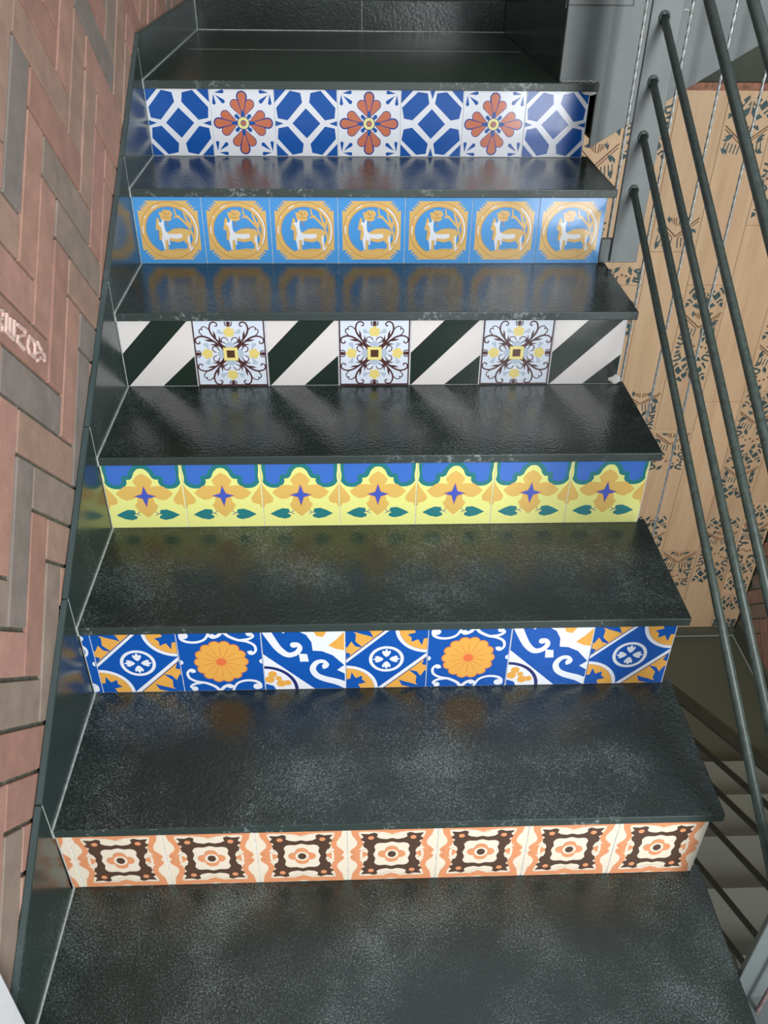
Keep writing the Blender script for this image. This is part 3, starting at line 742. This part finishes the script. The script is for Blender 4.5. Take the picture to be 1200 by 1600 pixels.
# ================================================================== steel flight turning right above the landing
up = empty('steel_flight', (1.0, 1.9, LZ)); tag(up, 'grey steel flight turning right from the top landing, with dark stone riser', 'staircase')
up_inv = Matrix.Translation((-1.0, -1.9, -LZ))
def upp(o): o.parent = up; o.matrix_parent_inverse = up_inv; return o
SY0, SY1 = 1.425, 1.437
zl0 = lambda X: 0.862+0.62*(X-1.075)
m = MB(); m.prism([(0.985, LZ), (W+XN+0.001, LZ), (W+XN+0.001, zl0(W+XN)), (XR-0.01, zl0(XR)), (XR-0.01, zl0(XR)+0.46), (0.985, zl0(0.985)+0.50)], 1, SY0, SY1)
upp(m.build('stringer_plate', M_STEEL, None, 0.001))
m = MB(); m.box((0.985, SY0-0.0012, 1.172), (1.135, SY0+0.001, 1.1745)); m.box((1.133, SY0-0.0012, 1.174), (1.1355, SY0+0.001, 1.30))
upp(m.build('plate_joint', M_STEELD))
m = MB(); m.tube([(0.988+0.0045*i, SY0-0.001+0.001*math.sin(i*2.1), LZ+0.001+0.0012*math.sin(i*1.7)) for i in range(20)], 0.0025, 6)
upp(m.build('weld_bead', M_WELD, None, smooth=True))
m = MB(); m.tube([(1.24+0.004*i, SY0-0.001, 1.166+0.001*math.sin(i*1.9)) for i in range(9)], 0.003, 6)
upp(m.build('weld_bead', M_WELD, None, smooth=True))
for k in range(5):
    X0 = 0.985+k*R; Z0 = LZ+k*H
    upp(boxo('riser', (X0, SY1, Z0), (X0+0.02, YB-0.013, Z0+H-T), M_TREAD, None, 0.001))
    upp(boxo('tread', (X0-0.004, SY1, Z0+H-T), (min(X0+R+0.02, XR-0.02), YB-0.013, Z0+H), M_TREAD, None, 0.001))
m = MB(); m.prism([(1.09, zl0(1.09)+0.004), (XR-0.02, zl0(XR-.02)+0.004), (XR-0.02, zl0(XR-.02)+0.012), (1.09, zl0(1.09)+0.012)], 1, SY1, YB+0.012)
upp(m.build('soffit_plate', M_SOFFIT))

# ================================================================== railing of the tiled flight
rail = empty('stair_railing', (1.11, 0.5, 0.3)); tag(rail, 'dark rod railing with flat steel posts beside the tiled stairs', 'railing')
rinv = Matrix.Translation((-1.11, -0.5, -0.3))
def rl(o): o.parent = rail; o.matrix_parent_inverse = rinv; return o
PY = 1.114
m = MB(); m.box((1.083, PY, 0.684), (1.146, PY+0.010, 1.95)); rl(m.build('post', M_STEEL, None, 0.001))
m = MB(); m.box((1.060, PY+0.0101, 0.680), (1.146, PY+0.022, 0.735)); rl(m.build('post_bracket', M_STEEL, None, 0.001))
LYP = -0.163
m = MB(); m.box((1.087, LYP-0.010, -0.085), (1.152, LYP, 1.0)); rl(m.build('post', M_STEEL, None, 0.001))
m = MB(); m.box((1.080, -0.60, -0.10), (1.24, LYP+0.0, -0.0852)); rl(m.build('base_plate', M_STEEL, None, 0.001))
rodz = [(0.846, 0.552, 0.0078), (0.958, 0.556, 0.0078), (1.065, 0.566, 0.0078), (1.181, 0.572, 0.0078), (1.366, 0.60, 0.0092), (1.495, 0.60, 0.0092)]
for z0, s, r in rodz:
    m = MB(); m.tube([(1.11, PY+0.001, z0), (1.11, LYP-0.004, z0-s*(PY-LYP))], r, 16, cap=True)
    ro = rl(m.build('rod', M_ROD, None, smooth=False))
    for p in ro.data.polygons: p.use_smooth = len(p.vertices) == 4
    m = MB(); m.tube([(1.11+(r+0.0015)*math.cos(t), PY-0.0025+0.001*math.sin(5*t), z0+(r+0.0035)*math.sin(t)) for t in [i*math.pi/6 for i in range(13)]], 0.0022, 6)
    wb = m.build('weld_bead', M_ROD, ro, smooth=True)
    wb.matrix_parent_inverse = Matrix.Identity(4)
bp_ = cast(1183, 1580, 2, -0.0852)
m = MB(); m.tube([(bp_.x, bp_.y, -0.0852), (bp_.x, bp_.y, 0.5)], 0.0036, 10); rl(m.build('rod', M_RUST))

# ================================================================== vertical wire ropes in the well
rope = MB()
n = 420; z0, z1 = LOW, 2.7
for s in range(3):
    ph = s*2*math.pi/3
    rope.tube([(0.0019*math.cos(ph+i*0.95), 0.0019*math.sin(ph+i*0.95), (z1-z0)*i/n) for i in range(n+1)], 0.0019, 5)
rope_me = rope.mesh('wire_rope', M_ROPE, smooth=True)
labels = ['thin twisted wire rope running past the flat upper railing post', 'thin vertical wire rope just right of the upper railing post, before the grey plate',
          'thin vertical wire rope second out from the upper railing post', 'thin vertical wire rope farthest out from the upper railing post']
for X, lb in zip((1.127, 1.228, 1.325, 1.425), labels):
    sc_ = 1.0
    o = link('wire_rope', rope_me, None, (X, 1.30, LOW)); tag(o, lb, 'wire rope', 'vertical wire ropes in the stairwell')

# ================================================================== flight below, rising toward the entry
low = empty('lower_staircase', (1.95, 1.4, LOW)); tag(low, 'grey stone flight deep in the stairwell below the tiled stairs', 'staircase')
linv = Matrix.Translation((-1.95, -1.4, -LOW))
def lw(o): o.parent = low; o.matrix_parent_inverse = linv; return o
XL = 1.464
for k in range(1, 10):
    yn = 1.403-R*(k-1); z = LOW+k*H
    lw(boxo('tread', (XL, yn-R-0.01, z-0.025), (XR-0.002, yn, z), M_LOWTREAD, None, 0.002))
    lw(boxo('riser', (XL+0.01, yn-0.045, z-H), (XR-0.004, yn-0.025, z-0.025), M_LOWFLOOR))
m = MB(); m.prism([(1.36, LOW+0.001), (1.36, LOW+0.04), (1.40-R*9, LOW-0.05+9*H), (1.40-R*9, LOW-0.25+9*H), (1.02, LOW+0.001)], 0, XL+0.02, XR-0.01); lw(m.build('waist_slab', M_CONC))
# its railing
lr = empty('lower_railing', (1.45, 0.5, -1.0)); tag(lr, 'dark rod railing with flat top rail beside the lower grey flight', 'railing')
lrinv = Matrix.Translation((-1.45, -0.5, 1.0))
def lrr(o): o.parent = lr; o.matrix_parent_inverse = lrinv; return o
XQ = 1.45
def through(p1, p2, x):
    a, b = cast(*p1, 0, x), cast(*p2, 0, x); return a, (b.z-a.z)/(b.y-a.y)
for (p1, p2), r in (((((1109.5, 1180), (1199.5, 1255))), .008), ((((1123, 1238.5), (1199.5, 1313.5))), .008), ((((1109.5, 1288), (1189, 1373.5))), .008), ((((1085.5, 1343.5), (1144, 1418.5))), .008), ((((1132.5, 1465), (1160, 1495))), .008)):
    a, s = through(p1, p2, XQ); s = -0.60
    yy0, yy1 = 1.38, -0.45
    m = MB(); m.tube([(XQ, yy0, a.z+s*(yy0-a.y)), (XQ, yy1, a.z+s*(yy1-a.y))], r, 10); lrr(m.build('rod', M_ROD2))
a, s = through((1056.6, 1094), (1152, 1165.8), XQ); s = -0.60
m = MB()
zA = lambda y: a.z+s*(y-a.y)
m.prism([(1.38, zA(1.38)+.006), (-0.45, zA(-0.45)+.006), (-0.45, zA(-.45)+0.045), (1.38, zA(1.38)+0.045)], 0, XQ-0.004, XQ+0.004)
lrr(m.build('top_rail', M_BROWNPLATE))
m = MB(); m.prism([(1.38, zA(1.38)-.004), (-0.45, zA(-0.45)-.004), (-0.45, zA(-.45)+.0058), (1.38, zA(1.38)+.0058)], 0, XQ-0.003, XQ+0.003); lrr(m.build('rail_lip', M_ROD2))
m = MB(); m.box((XQ-0.03, 1.372, LOW), (XQ+0.03, 1.384, zA(1.38)+0.045)); lrr(m.build('post', M_ROD2))
